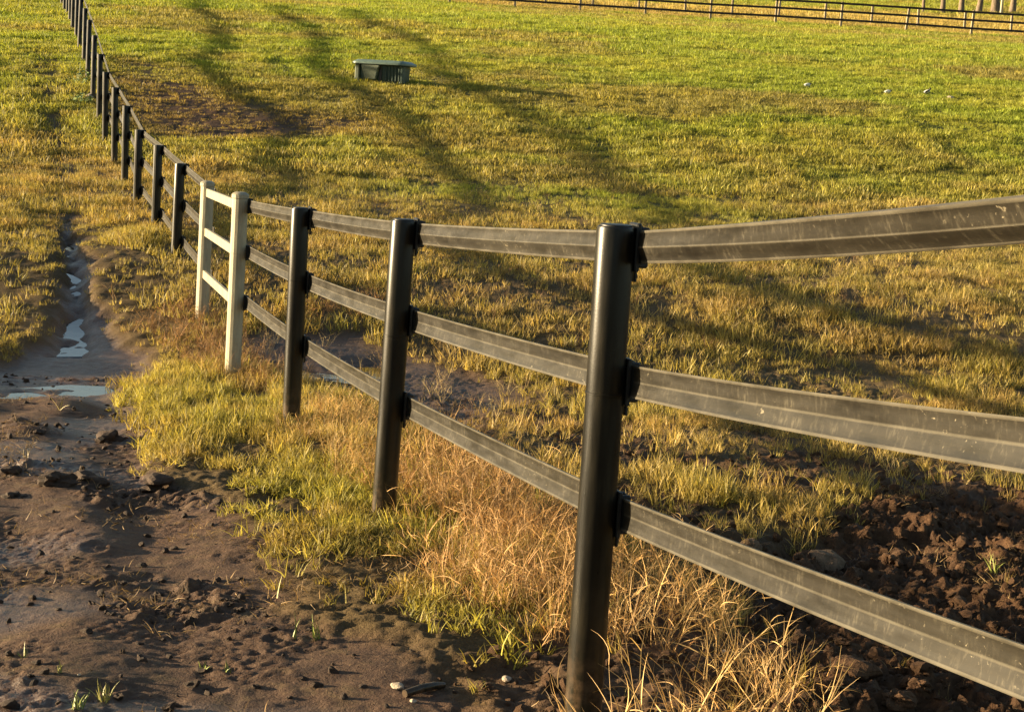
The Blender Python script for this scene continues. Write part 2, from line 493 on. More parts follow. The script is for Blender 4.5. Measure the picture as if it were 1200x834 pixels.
M_MUDCLOD = simple('mud_clod', (.052, .031, .019), .8, .5, 30, spec=.3, bump=.7, bd=.01)
M_BARK = simple('grey_brown_bark', (.17, .125, .085), .9, .45, 9, bump=.8, bd=.02, stretch=(1, 1, .3))
M_LEAF = simple('tree_leaf', (.075, .095, .03), .6, .4, 3)
M_WEED = simple('weed_leaf', (.20, .27, .08), .55, .3, 12)

# ------------------------------------------------------------------ ground sheet
def lines():
    y = [3.3]
    while y[-1] < 14.6: y.append(y[-1] + max(.012, y[-1] * .0026))
    while y[-1] < 110: y.append(y[-1] + min(.055 + (y[-1] - 14.6) * .012, .9))
    while y[-1] < 880: y.append(y[-1] * 1.07)
    back = [-60, -40, -25, -15, -9, -5, -3, -1.5, -.5, .3, .9, 1.4, 1.8, 2.15, 2.45, 2.7, 2.9, 3.05, 3.18]
    Y = np.array(back + y)
    x = [0.4]
    while x[-1] < 3.3: x.append(x[-1] + .0145)
    while x[-1] < 6: x.append(x[-1] + .045)
    while x[-1] < 30: x.append(x[-1] + .05 + (x[-1] - 6) * .018)
    while x[-1] < 500: x.append(x[-1] * 1.12)
    l = [0.4 - .0145]
    while l[-1] > -2.9: l.append(l[-1] - .0145)
    while l[-1] > -6: l.append(l[-1] - .045)
    while l[-1] > -30: l.append(l[-1] - .05 + (l[-1] + 6) * .018)
    while l[-1] > -500: l.append(l[-1] * 1.12)
    return np.array(l[::-1] + x), Y

def near_sdf_zone(Y):
    return Y < 60

def cover(X, Y, m):
    """colours of the plants and how much bare soil shows"""
    track, rut, worn, hollow, bare, churn, scuff = m
    o = fence_off(X, Y)
    n1 = fbm(X, Y, 0.16, 4, 101); n2 = fbm(X, Y, 0.8, 4, 103); n3 = fbm(X, Y, .07, 3, 107)
    green = sstep(27, 43, Y + n1 * 8 + n3 * 5 - 2.5 * (o < 0))
    # tawny belt below the trough and the dead patch towards the far right
    belt = .75 * sstep(.15, .75, n1 + n2 * .25 + .55 * np.exp(-((Y - 38) / 5.5) ** 2) * (o > 0) * sstep(6, -4, X - 2) +
                 .35 * np.exp(-((Y - 59) / 6) ** 2) * sstep(8, 16, X) + .35 * np.exp(-((Y - 36) / 3) ** 2) * sstep(2, 8, X)) * (Y > 30)
    far = sstep(FAR_Y + .5, FAR_Y + 3, Y + n2) * (1 - .9 * sstep(128, 145, Y + n1 * 14))
    return green, belt, far, n1, n2

def ground_colour(X, Y, m):
    green, belt, far, n1, n2 = cover(X, Y, m)
    c = np.zeros(X.shape + (3,))
    c[:] = (.135, .095, .045)
    g = np.clip(green * (1 - .8 * belt), 0, 1)[..., None]
    c = c * (1 - g) + np.array((.105, .12, .028)) * g
    c = c * (1 - far[..., None]) + np.array((.30, .22, .09)) * far[..., None]
    return c * (1 + .2 * n2[..., None])

gx, gy = lines()
XX, YY = np.meshgrid(gx, gy)
mk = masks(XX, YY)
ZZ = ground_z(XX, YY, mk)
track, rut, worn, hollow, bare, churn, scuff = mk
nX, nY = len(gx), len(gy)
ii = (np.arange(nY - 1)[:, None] * nX + np.arange(nX - 1)[None, :]).ravel()
F = np.stack([ii, ii + 1, ii + 1 + nX, ii + nX], 1)
thatch = np.ones((nY, nX, 4)); thatch[..., :3] = ground_colour(XX, YY, mk)
mudm = np.clip(np.maximum.reduce([track, rut, hollow, worn * .8, scuff * .8]), 0, 1)
wetm = np.clip(np.maximum(rut * .9, hollow * .45) + track * sstep(-.2, .5, fbm(XX, YY, .9, 3, 131)) * .9, 0, 1)
me = mesh_arrays('ground', np.stack([XX, YY, ZZ], -1).reshape(-1, 3), F, True,
                 {'mud': ('FLOAT', mudm.astype(np.float32)), 'churn': ('FLOAT', np.clip(churn + .4 * scuff, 0, 1).astype(np.float32)),
                  'dry': ('FLOAT', bare.astype(np.float32)), 'wet': ('FLOAT', wetm.astype(np.float32)),
                  'thatch': ('FLOAT_COLOR', thatch.astype(np.float32))})
tag(link('ground', me, M_GROUND), kind='structure')
print('ground quads', len(F))

def gz(x, y):
    """height of the built ground sheet (bilinear in the grid)"""
    x = np.asarray(x, float); y = np.asarray(y, float)
    i = np.clip(np.searchsorted(gx, x) - 1, 0, nX - 2); j = np.clip(np.searchsorted(gy, y) - 1, 0, nY - 2)
    u = (x - gx[i]) / (gx[i + 1] - gx[i]); v = (y - gy[j]) / (gy[j + 1] - gy[j])
    return (ZZ[j, i] * (1 - u) + ZZ[j, i + 1] * u) * (1 - v) + (ZZ[j + 1, i] * (1 - u) + ZZ[j + 1, i + 1] * u) * v
def on_ground(px, py):
    d = ray(px, py); q = hit(px, py)[1]; yy = np.arange(max(3.4, q * .8), q * 1.25, .01)
    k = np.argmax(EYE[2] + d[2] * yy < gz(d[0] * yy, yy)); Y = yy[k]
    return Vector((d[0] * Y, Y, float(gz(d[0] * Y, Y))))

for kp, P in enumerate(P_PUD):
    mb = MB()
    if kp == 1:
        rows = [(hit(a, y), hit(b, y)) for y, a, b in STREAM]; vs = []
        rows = [(a + (b - a) * -.35, b + (b - a) * .35) for a, b in rows]
        dense = [(a0 * (1 - t) + a1 * t, b0 * (1 - t) + b1 * t) for (a0, b0), (a1, b1) in zip(rows[:-1], rows[1:]) for t in (0, .25, .5, .75)]
        for a, b in dense: vs += [(a[0], a[1], float(pud_level(1, a[1]))), (b[0], b[1], float(pud_level(1, b[1])))]
        # both ends dip under the mud
        a, b = hit(72, 409), hit(98, 409); vs += [(a[0], a[1], float(pud_level(1, a[1])) - .14), (b[0], b[1], float(pud_level(1, b[1])) - .14)]; dense.append(None)
        mb.add(vs, [(2 * k, 2 * k + 1, 2 * k + 3, 2 * k + 2) for k in range(len(dense) - 1)])
    else:
        c = P.mean(0); lv = float(pud_level(kp, 0.0)); Q = c + (P - c) * (1 + .28 / (np.linalg.norm(P - c, axis=1)[:, None] + .05))
        mb.add([(q[0], q[1], lv) for q in Q] + [(c[0], c[1], lv)], [(k, (k + 1) % len(Q), len(Q)) for k in range(len(Q))])
    tag(mb.build('puddle', M_WATER), kind='structure')

# ------------------------------------------------------------------ plants
SRC = bpy.data.collections.new('plant_sources')     # not linked to the scene: only instanced
def tuft(name, n, h, w, spread, lean, curl, seed, mat, seg=3, branch=0, coll=SRC):
    r = np.random.default_rng(seed); V = []; Fq = []; bv = []; hv = []
    def blade(base, direction, L, wd, cu, val):
        d = np.array(direction, float); d /= np.linalg.norm(d)
        side = np.cross(d, r.normal(size=3)); side /= np.linalg.norm(side)
        cd = r.normal(size=3) * np.array([1, 1, .3]); cd /= np.linalg.norm(cd)
        p = np.array(base, float); b0 = len(V); pts = []
        for k in range(seg + 1):
            f = k / seg; ww = wd * (1 - f ** 1.6) * .5 + wd * .06
            V.append(p - side * ww); V.append(p + side * ww); bv.extend((val, val)); hv.extend((f, f)); pts.append((p.copy(), d.copy()))
            d = d + cd * cu / seg + np.array([0, 0, -cu * .35 / seg]); d /= np.linalg.norm(d); p = p + d * L / seg
        for k in range(seg):
            a = b0 + 2 * k; Fq.append((a, a + 1, a + 3, a + 2))
        return pts
    for k in range(n):
        a = r.uniform(0, 2 * math.pi); q = spread * math.sqrt(r.uniform())
        base = (q * math.cos(a), q * math.sin(a), -.02 * h)
        la = r.uniform(0, 2 * math.pi); le = abs(r.normal()) * lean
        L = h * r.uniform(.55, 1.1); val = r.uniform()
        pts = blade(base, (math.cos(la) * le + math.cos(a) * lean * .3, math.sin(la) * le + math.sin(a) * lean * .3, 1), L, w * r.uniform(.7, 1.3), curl * r.uniform(.3, 1.5), val)
        for b in range(branch):
            p, d = pts[r.integers(1, seg)]
            blade(p, d + r.normal(size=3) * .55, L * r.uniform(.25, .5), w * .75, curl * 1.2, min(1, val + .1))
    me = mesh_arrays(name, np.array(V), np.array(Fq), False, {'bv': ('FLOAT', np.array(bv, np.float32)), 'hf': ('FLOAT', np.array(hv, np.float32))})
    me.materials.append(mat)
    o = bpy.data.objects.new(name, me); coll.objects.link(o); return o

def source(cname, builders):
    c = bpy.data.collections.new(cname)
    for k, b in enumerate(builders): b(f'{cname}_{k:02d}', c, k)
    return c
NV = 6
C_STUB = source('stubble', [lambda n, c, k: tuft(n, 13, .16, .0070, .050, .26, .7, 10 + k, M_BLADE, coll=c)] * NV)
C_LOW = source('low_grass', [lambda n, c, k: tuft(n, 16, .085, .0055, .05, .5, 1.1, 30 + k, M_BLADE, coll=c)] * NV)
C_MIDG = source('mid_grass', [lambda n, c, k: tuft(n, 17, .16, .011, .12, .34, .7, 50 + k, M_BLADE, seg=2, coll=c)] * NV)
C_FARG = source('far_grass', [lambda n, c, k: tuft(n, 24, .15, .018, .24, .45, .5, 70 + k, M_BLADE, seg=2, coll=c)] * NV)
C_DRY = source('dry_stalk', [lambda n, c, k: tuft(n, 9, .34, .0036, .06, .46, .8, 90 + k, M_STRAW, seg=5, branch=3, coll=c)] * NV)
C_CHAFF = source('chaff', [lambda n, c, k: tuft(n, 9, .10, .004, .10, 2.6, .9, 110 + k, M_STRAW, coll=c)] * NV)

def scatter(name, coll, X, Y, scl, col, tilt=.12, zoff=0.0):
    n = len(X)
    rot = np.stack([rng.normal(0, tilt, n), rng.normal(0, tilt, n), rng.uniform(0, 2 * math.pi, n)], 1)
    V = np.stack([X, Y, gz(X, Y) + zoff], 1)
    rgba = np.ones((n, 4), np.float32); rgba[:, :3] = col
    me = bpy.data.meshes.new(name); me.vertices.add(n); me.vertices.foreach_set('co', V.astype(np.float32).ravel())
    for an, ty, f, arr in (('rot', 'FLOAT_VECTOR', 'vector', rot), ('scl', 'FLOAT', 'value', scl), ('idx', 'INT', 'value', rng.integers(0, NV, n)), ('col', 'FLOAT_COLOR', 'color', rgba)):
        a = me.attributes.new(an, ty, 'POINT')
        a.data.foreach_set(f, np.ascontiguousarray(arr.astype(np.int32 if ty == 'INT' else np.float32)).ravel())
    me.update()
    o = link(name, me); tag(o, kind='stuff')
    g = bpy.data.node_groups.new(name, 'GeometryNodeTree')
    g.interface.new_socket('Geometry', in_out='INPUT', socket_type='NodeSocketGeometry')
    g.interface.new_socket('Geometry', in_out='OUTPUT', socket_type='NodeSocketGeometry')
    gi = g.nodes.new('NodeGroupInput'); go = g.nodes.new('NodeGroupOutput')
    ip = g.nodes.new('GeometryNodeInstanceOnPoints'); ci = g.nodes.new('GeometryNodeCollectionInfo')
    ci.inputs['Collection'].default_value = coll; ci.inputs['Separate Children'].default_value = True; ci.inputs['Reset Children'].default_value = True
    ip.inputs['Pick Instance'].default_value = True
    def na(nm, dt):
        a = g.nodes.new('GeometryNodeInputNamedAttribute'); a.data_type = dt; a.inputs['Name'].default_value = nm; return a.outputs['Attribute']
    L = g.links.new
    L(gi.outputs[0], ip.inputs['Points']); L(ci.outputs[0], ip.inputs['Instance'])
    L(na('idx', 'INT'), ip.inputs['Instance Index'])
    e2r = g.nodes.new('FunctionNodeEulerToRotation'); L(na('rot', 'FLOAT_VECTOR'), e2r.inputs[0]); L(e2r.outputs[0], ip.inputs['Rotation'])
    L(na('scl', 'FLOAT'), ip.inputs['Scale']); L(ip.outputs[0], go.inputs[0])
    md = o.modifiers.new('scatter', 'NODES'); md.node_group = g
    print(name, n)
    return o

def band(y0, y1, dens, side=.36, pad=1.6):
    """random points in the wedge the camera sees, between two depths"""
    w = lambda y: 2 * (side * y + pad)
    area = (side * (y1 ** 2 - y0 ** 2) + 2 * pad * (y1 - y0))
    n = int(area * dens); Y = np.zeros(0)
    while len(Y) < n:
        y = rng.uniform(y0, y1, 2 * n); Y = np.concatenate([Y, y[rng.uniform(0, w(y1), 2 * n) < w(y)]])
    Y = Y[:n]; X = rng.uniform(-1, 1, n) * (side * Y + pad)
    return X, Y

def blend(*pairs):
    """weighted mean of colours"""
    s = sum(w for w, _ in pairs)
    return sum((w / s)[:, None] * np.array(c)[None] for w, c in pairs)

LUSH = (.25, .345, .034); MIDG = (.345, .37, .048); YELG = (.42, .39, .06); GOLD = (.46, .355, .11)
TAN = (.37, .26, .12); RUST = (.24, .125, .055); OLIVE = (.155, .145, .04); PALE = (.55, .43, .20)

P_VERGE = poly((150, 440), (235, 430), (345, 480), (470, 560), (545, 640), (610, 735), (560, 770), (470, 735), (400, 688), (330, 640), (220, 560))
P_W1 = poly((455, 560), (480, 505), (560, 540), (640, 590), (700, 640), (706, 770), (640, 770), (560, 690), (480, 640))
P_W2 = poly((718, 690), (760, 660), (880, 720), (945, 800), (960, 880), (720, 900), (740, 800))
P_W3 = poly((165, 380), (230, 350), (300, 400), (335, 440), (290, 460), (230, 440), (185, 425))
P_W4 = poly((348, 478), (400, 474), (462, 532), (455, 580), (400, 562), (345, 522))
P_W5 = poly((345, 362), (440, 350), (462, 372), (440, 384), (350, 384))

def field(name, coll, X, Y, base_scale, gapn=.15):
    m = masks(X, Y); track, rut, worn, hollow, bare, churn, scuff = m
    green, belt, far, n1, n2 = cover(X, Y, m)
    o = fence_off(X, Y)
    mud = np.maximum.reduce([track, rut, hollow, worn, bare * .70, churn * .985, scuff * .88])
    thin = sstep(gapn + .5, gapn - .5, fbm(X, Y, .9, 3, 141) * .8 + .1 * n1)     # natural gaps
    thin = thin * sstep(-.55, .05, fbm(X, Y, 2.6, 3, 143) + fbm(X, Y, .4, 3, 145) * .5)
    thin = np.maximum(thin, .8 * sstep(26, 36, Y))
    keep = rng.uniform(0, 1, len(X)) < (1 - mud) * (.16 + .84 * thin)
    keep &= sstep(-.06, .16, np.abs(sdf(P_TRACK, X, Y)) * 0 + 1) > 0
    for P in P_PUD: keep &= sdf(P, X, Y) > .04
    X, Y, green, belt, far, n1, n2, o, bare = (a[keep] for a in (X, Y, green, belt, far, n1, n2, o, bare))
    n = len(X); r = rng.uniform(0, 1, n); e = 1e-3
    dgold = 1 - green
    patch = sstep(-.1, .6, fbm(X, Y, .45, 3, 151)); patch2 = sstep(0, .6, fbm(X, Y, 1.3, 3, 153))
    thin_ = None
    col = blend((e + dgold * (.75 - .25 * patch) * (1 - far), GOLD), (dgold * .45 * patch + e, TAN), (dgold * .55 * patch2 + belt * .16 + bare * 1.2, RUST),
                (dgold * .5 * (1 - patch) * (1 - patch2) + .18, OLIVE), (green * (1 - belt) * (1 - far) * .75, MIDG), (green * (1 - belt) * (1 - far) * .75 * (1 - patch * .7), LUSH),
                (green * (1 - far) * .55 * patch, YELG), (belt * .5, TAN), (far * 1.6, GOLD))
    # single plants stray from their neighbours
    k = rng.uniform(0, 1, n)
    stray = np.where(k[:, None] < .16, np.array(GOLD), np.where(k[:, None] < .26, np.array(YELG), col))
    gm = (rng.uniform(0, 1, n) * .7 * (1 - .55 * green))[:, None]
    col = col * (1 - gm * .8) + stray * gm * .8
    col = col * rng.uniform(.72, 1.25, n)[:, None]
    scl = base_scale * rng.uniform(.45, 1.4, n) * (1 + .45 * fbm(X, Y, 1.7, 3, 147)) * (1 - .30 * green) * (1 - .35 * bare) * (1 - .45 * sstep(.7, 0, np.maximum(sdf(P_RUT, X, Y), 0)))
    return scatter(name, coll, X, Y, np.clip(scl, .25 * base_scale, 2.4 * base_scale), col)

# pasture, nearest first
X, Y = band(4.2, 14.5, 430, pad=1.0)
q = fence_off(X, Y) > .1
q |= (Y > 12.5)
field('pasture_grass', C_STUB, X[q], Y[q], .60)
X, Y = band(14.5, 30, 185)
field('pasture_grass', C_MIDG, X, Y, .64)
X, Y = band(30, 56, 95, pad=3)
field('pasture_grass', C_FARG, X, Y, .82)
X, Y = band(56, 100, 42, pad=4)
field('pasture_grass', C_FARG, X, Y, 1.15)
X, Y = band(100, 172, 7, pad=4)
field('pasture_grass', C_FARG, X, Y, 2.0)

# the verge on the near side of the fence: short yellow green grass
X, Y = band(4.2, 14, 700, side=.30, pad=.6)
d = sdf(P_VERGE, X + fbm(X, Y, 1.6, 3, 161) * .12, Y + fbm(X, Y, 1.2, 3, 163) * .3)
q = (rng.uniform(0, 1, len(X)) < sstep(.25, -.25, d)) & (rng.uniform(0, 1, len(X)) < sstep(-.7, .2, fbm(X, Y, 1.9, 4, 165)) * (.25 + .75 * sstep(5.3, 7.2, Y)))
X, Y = X[q], Y[q]; n = len(X)
p1 = sstep(-.3, .5, fbm(X, Y, .9, 3, 167)); k = rng.uniform(0, 1, n)
far_end = sstep(8.5, 11, Y)
p2 = sstep(0, .6, fbm(X, Y, 2.2, 3, 169))
col = blend((.22 + .45 * p1 - .15 * p1 * far_end, YELG), (1.25 - p1 + .35 * far_end, GOLD), (.5 * (k < .25) + .001, PALE), (.10 * far_end * p1 + .09, LUSH), (.9 * p2 + .25 * (k > .8), RUST), (.35 + 0 * k, OLIVE))
col *= rng.uniform(.5, 1.2, n)[:, None]
tall = rng.uniform(0, 1, n) < (.10 + .5 * far_end)
scatter('verge_grass', C_LOW, X[~tall], Y[~tall], rng.uniform(.45, 1.15, (~tall).sum()), col[~tall])
scatter('verge_grass', C_STUB, X[tall], Y[tall], rng.uniform(.45, .85, tall.sum()), col[tall])

# dry stalks tangled along the fence line
Xs, Ys, Ss, Cs = [], [], [], []
for P, dens, sc, c1, c2 in ((P_W1, 105, .84, (.53, .34, .15), (.31, .175, .075)), (P_W2, 52, 1.05, (.58, .40, .18), (.40, .24, .10)),
                            (P_W3, 65, .68, (.36, .21, .09), (.25, .145, .065)), (P_W4, 110, .62, (.42, .25, .10), (.48, .34, .13)), (P_W5, 70, .7, (.36, .2, .09), (.3, .17, .07))):
    a, b = P.min(0) - .2, P.max(0) + .2
    n = int((b - a).prod() * dens); X = rng.uniform(a[0], b[0], n); Y = rng.uniform(a[1], b[1], n)
    q = rng.uniform(0, 1, n) < sstep(.12, -.15, sdf(P, X + fbm(X, Y, 1.6, 3, 171) * .15, Y + fbm(X, Y, 1.2, 3, 173) * .25))
    X, Y = X[q], Y[q]; k = rng.uniform(0, 1, len(X))[:, None]
    Xs.append(X); Ys.append(Y); Ss.append(sc * rng.uniform(.55, 1.2, len(X))); Cs.append((np.array(c1) * k + np.array(c2) * (1 - k)) * rng.uniform(.75, 1.2, len(X))[:, None])
scatter('dry_weeds', C_DRY, np.concatenate(Xs), np.concatenate(Ys), np.concatenate(Ss), np.concatenate(Cs), .2)

# taller bleached stalks standing here and there above the grazed turf
X, Y = band(5, 34, 9); m = masks(X, Y)
q = (np.maximum.reduce([m[0], m[1], m[2], m[5]]) < .3) & (fence_off(X, Y) > .3) & (rng.uniform(0, 1, len(X)) < sstep(-.2, .6, fbm(X, Y, .35, 3, 191)))
q |= (np.maximum.reduce([m[0], m[1], m[2], m[5]]) < .3) & (Y > 14) & (rng.uniform(0, 1, len(X)) < .15)
X, Y = X[q], Y[q]; k = rng.uniform(0, 1, len(X))[:, None]
scatter('bleached_stalks', C_DRY, X, Y, rng.uniform(.35, .75, len(X)) * (1 - .3 * sstep(16, 30, Y)), (np.array(PALE) * k + np.array(RUST) * (1 - k)) * .85, .25)

# chaff and sparse seedlings on the mud
X, Y = band(4.2, 14, 260, side=.33, pad=.4)
m = masks(X, Y); q = ((np.maximum.reduce([m[0], m[5] * .6, m[6] * .9]) > .45) | (sdf(P_VERGE, X, Y) < .5)) & (rng.uniform(0, 1, len(X)) < sstep(-.1, .7, fbm(X, Y, 1.3, 3, 181)))
for P in P_PUD: q &= sdf(P, X, Y) > .05
X, Y = X[q], Y[q]
scatter('straw_litter', C_CHAFF, X, Y, rng.uniform(.2, .75, len(X)), blend((rng.uniform(0, 1, len(X)), (.30, .20, .09)), (rng.uniform(0, 1, len(X)), (.20, .13, .06))), .3, .004)

# ------------------------------------------------------------------ clods and stones
def lump(name, r, seed, mat, squash=.7, rough=.35, sub=2, flat=True):
    import bmesh
    bm = bmesh.new(); bmesh.ops.create_icosphere(bm, subdivisions=sub, radius=1)
    rr = np.random.default_rng(seed); ph = rr.uniform(0, 6.28, (7, 3)); fr = rr.normal(0, 1, (7, 3)) * np.linspace(1.2, 5, 7)[:, None]
    for v in bm.verts:
        p = np.array(v.co); k = 1 + rough * sum(math.sin(fr[i] @ p + ph[i, 0]) / (1 + i * .75) for i in range(7)) * .6
        v.co = Vector((p[0] * r * k, p[1] * r * k * 1.0, p[2] * r * k * squash))
    me = bpy.data.meshes.new(name); bm.to_mesh(me); bm.free()
    me.polygons.foreach_set('use_smooth', [not flat] * len(me.polygons)); me.materials.append(mat); return me
def clod_source(cname, mat, sq, seed):
    c = bpy.data.collections.new(cname)
    for k in range(NV):
        o = bpy.data.objects.new(f'{cname}_{k:02d}', lump(cname, 1.0, seed + k, mat, sq, .75)); c.objects.link(o)
    return c
C_CLOD = clod_source('clod_source', M_CLOD, .75, 200); C_MCLOD = clod_source('mud_clod_source', M_MUDCLOD, .6, 220)
X = rng.uniform(-.6, 3.9, 24000); Y = rng.uniform(3.6, 11, 24000)
m = masks(X, Y); q = rng.uniform(0, 1, len(X)) < np.maximum(m[5] * .8, m[6] * .3)
X, Y = X[q], Y[q]; s = .0035 + .032 * rng.uniform(0, 1, len(X)) ** 5
scatter('soil_clods', C_CLOD, X, Y, s, np.ones((len(X), 3)) * .1, .6)
X, Y = band(4.2, 13.5, 420, side=.33, pad=.5); m = masks(X, Y)
q = (np.maximum(m[0], m[1]) > .4) & (rng.uniform(0, 1, len(X)) < .18 + .82 * sstep(.05, .8, fbm(X, Y, 1.6, 3, 81)))
for P in P_PUD: q &= sdf(P, X, Y) > .02
X, Y = X[q], Y[q]; s = .0022 + .022 * rng.uniform(0, 1, len(X)) ** 5.2
scatter('mud_crumbs', C_MCLOD, X, Y, s, np.ones((len(X), 3)) * .1, .6)

def stone(px, py, wpx, seed, label, mat=None, name='stone', cat='stone', sq=.7, group=None, rough=.22):
    if mat is None:
        mat = M_STONE if ' tan ' in label or 'buff' in label else M_PALE; rough = .42 if mat is M_STONE else .3
    p = on_ground(px, py); r = wpx * p.y / FPX / 2
    o = link(name, lump(name, r, seed, mat, sq, rough, 3 if wpx > 14 else 2, flat=True)); o.location = p + Vector((0, 0, r * sq * .2)); o.rotation_euler.z = seed * 1.3
    return tag(o, label, cat, group)
stone(690, 828, 22, 1, 'rounded tan stone lying against the foot of the front black post')
stone(967, 660, 33, 2, 'large buff stone at the edge of the grass above the churned soil', sq=.65)
stone(880, 640, 24, 3, 'greyish tan stone in the grass just above the bottom rail')
stone(466, 806, 17, 4, 'pale stone at the left end of the dark broken pipe')
stone(484, 822, 9, 5, 'small white pebble just below the dark broken pipe')
stone(594, 799, 11, 6, 'small cream stone on bare soil below the dry weeds')
stone(106, 114, 12, 7, 'pale pinkish stone at the foot of a distant fence post beside leafy weeds')
stone(1113, 116, 11, 8, 'cream white stone lying in the far green grass right of the birds', sq=.55)
stone(849, 766, 9, 9, 'small white pebble among the dry stalks near the front post')
stone(93, 791, 5, 10, 'tiny white pebble on the mud near the bottom left sprouts')
for px, py, w, lb in ((1050, 822, 34, 'rough brown clod of soil on the churned ground below the bottom rail'),
                      (1082, 806, 20, 'small brown clod of soil right of the large clod below the rail'),
                      (1046, 655, 22, 'crumbly light brown clod on the dark churned soil above the bottom rail'),
                      (1000, 790, 40, 'wide low clod of earth behind the dry stalks below the bottom rail')):
    stone(px, py, w, int(px), lb, M_CLOD, 'soil_clod', 'clod', .6, 'loose clods of churned soil', .8)
for px, py, w, lb in ((12, 556, 24, 'dark clod of mud at the left edge of the track'), (62, 566, 30, 'dark brown clump of mud left of the two track clumps'),
                      (100, 566, 40, 'brown crumbly clump of mud in the middle of the track'), (178, 572, 46, 'wide flat clump of mud and straw beside the verge'),
                      (130, 514, 26, 'flat dark clod on the wet mud below the long puddle'), (48, 508, 14, 'small dark clod on the wet left part of the track'),
                      (16, 582, 16, 'small round dark clod near the left edge of the track')):
    stone(px, py, w, int(px) + 3, lb, M_MUDCLOD, 'mud_clod', 'clod', .5, 'clods of mud on the track', .85)

# dark broken pipe lying on the soil
p0 = on_ground(474, 817); p1 = on_ground(520, 805)
mb = MB(); dv = p1 - p0
mb.tube([p0 + Vector((0, 0, .012)), p0 + dv * .4 + Vector((0, 0, .016)), p0 + dv * .75 + Vector((0, 0, .014)), p1 + Vector((0, 0, .008))], [.013, .015, .014, .010], 10)
tag(mb.build('broken_pipe', M_POST, None, True, 40), 'short dark broken piece of pipe lying on the soil beside a pale stone', 'pipe')

# ------------------------------------------------------------------ single sprouts on the mud
def sprout(px, py, hpx, nb, seed, label, col=(.22, .25, .05)):
    p = on_ground(px, py); h = hpx * p.y / FPX
    o = tuft('grass_sprout', nb, h, .0045 if nb > 1 else .006, .005 * nb ** .5, .35 if nb > 2 else .12, .7 if nb > 2 else .35, seed, None, seg=4, coll=COL)
    o.data.materials.clear(); o.data.materials.append(simple('sprout_leaf', col, .5, .3, 40)); o.location = p
    return tag(o, label, 'grass', 'single sprouts on the mud')
sprout(326, 700, 42, 1, 1, 'single pale bent grass stalk standing on the mud, left of the tall one', (.34, .29, .10))
sprout(345, 748, 36, 4, 2, 'thin yellow green blades left of the leafy sprout on the mud')
sprout(371, 748, 36, 9, 3, 'leafy green sprout of several blades on bare mud left of a lone stalk')
sprout(404, 766, 46, 1, 4, 'lone straight pale stalk on the mud right of the leafy sprout', (.40, .33, .13))
sprout(405, 706, 44, 1, 5, 'pale stalk at the edge of the verge left of the second post', (.36, .30, .10))
sprout(238, 786, 14, 7, 6, 'low green sprout left of the twin sprout on the lower mud')
sprout(268, 788, 16, 7, 7, 'low green sprout right of its twin on the lower mud')
sprout(29, 770, 18, 6, 8, 'small sprout at the left of the lumpy mud in the corner', (.24, .24, .06))
sprout(90, 830, 26, 16, 9, 'green sprout at the bottom edge of the mud, left one', (.22, .25, .06))
sprout(122, 822, 30, 18, 10, 'bushy yellow green sprout at the bottom edge of the mud, right one', (.28, .26, .07))
sprout(68, 790, 20, 7, 11, 'thin sprout above the two bottom edge sprouts', (.25, .24, .07))
sprout(70, 480, 24, 9, 12, 'dry yellow sprout on mud just below the long bright puddle', (.30, .24, .09))
sprout(1165, 672, 30, 12, 13, 'bright green tuft alone on the churned soil at right', (.25, .27, .06))
sprout(976, 790, 26, 5, 14, 'small yellow tuft on churned soil below the bottom rail', (.33, .25, .08))
sprout(30, 536, 16, 8, 15, 'low dry sprout at left of the mud below the dark clods', (.27, .20, .08))

# leafy weeds by the far posts
def weed(px, py, wpx, hpx, seed, label):
    p = on_ground(px, py); w = wpx * p.y / FPX / 2; h = hpx * p.y / FPX
    r = random.Random(seed); root = empty('leafy_weed', p, label, 'weed', 'leafy weeds by the far fence posts')
    lf = MB(); st = MB()
    for k in range(70):
        a = r.uniform(0, 6.28); q = w * math.sqrt(r.random()); z = h * r.uniform(.15, 1) * (1 - .5 * q / w)
        c = Vector((q * math.cos(a), q * math.sin(a), z)); n = Vector((r.gauss(0, .6), r.gauss(0, .6), 1)).normalized(); u = n.orthogonal().normalized(); v = n.cross(u)
        if r.random() < .5: u, v = v, -u
        L = r.uniform(.05, .09); W = L * .42
        lf.add([c, c + u * L * .5 + v * W, c + u * L + n * -.01, c + u * L * .5 - v * W], [(0, 1, 2, 3)])
        if k % 5 == 0: st.tube([(c.x * .2, c.y * .2, -.03), (c.x * .7, c.y * .7, z * .6), c], [.006, .005, .003], 5)
    lf.build('leaves', M_WEED, root); st.build('stem', M_WEED, root)
weed(92, 98, 30, 26, 1, 'bushy light green weed left of the fence, the upper one of two')
weed(95, 122, 26, 18, 2, 'low light green weed left of the fence beside a pale stone, the lower one')

# ------------------------------------------------------------------ the main fence
PR = .060
fence = empty('rail_fence', (FA, 0, 0), 'long black post and rail fence with three sagging plastic rails running uphill', 'fence')
U = Vector((0.2920, -0.9564, 0))   # along the fence, towards the camera
N = Vector((0.9564, 0.2920, 0))    # across it, to the field
def W(o, wp):                      # world -> child of the fence empty
    return Vector(wp) - Vector((FA, 0, 0))
def post_at(i, tx, ty, bx, by):
    Y = fdepth(i); b = Vector(at_depth(bx, by, Y)); t = Vector(at_depth(tx, ty, Y))
    return b, t
nodes = {}                          # number -> (foot, top)
for rec in POSTS + WHITE:
    nodes[rec[0]] = post_at(*rec)
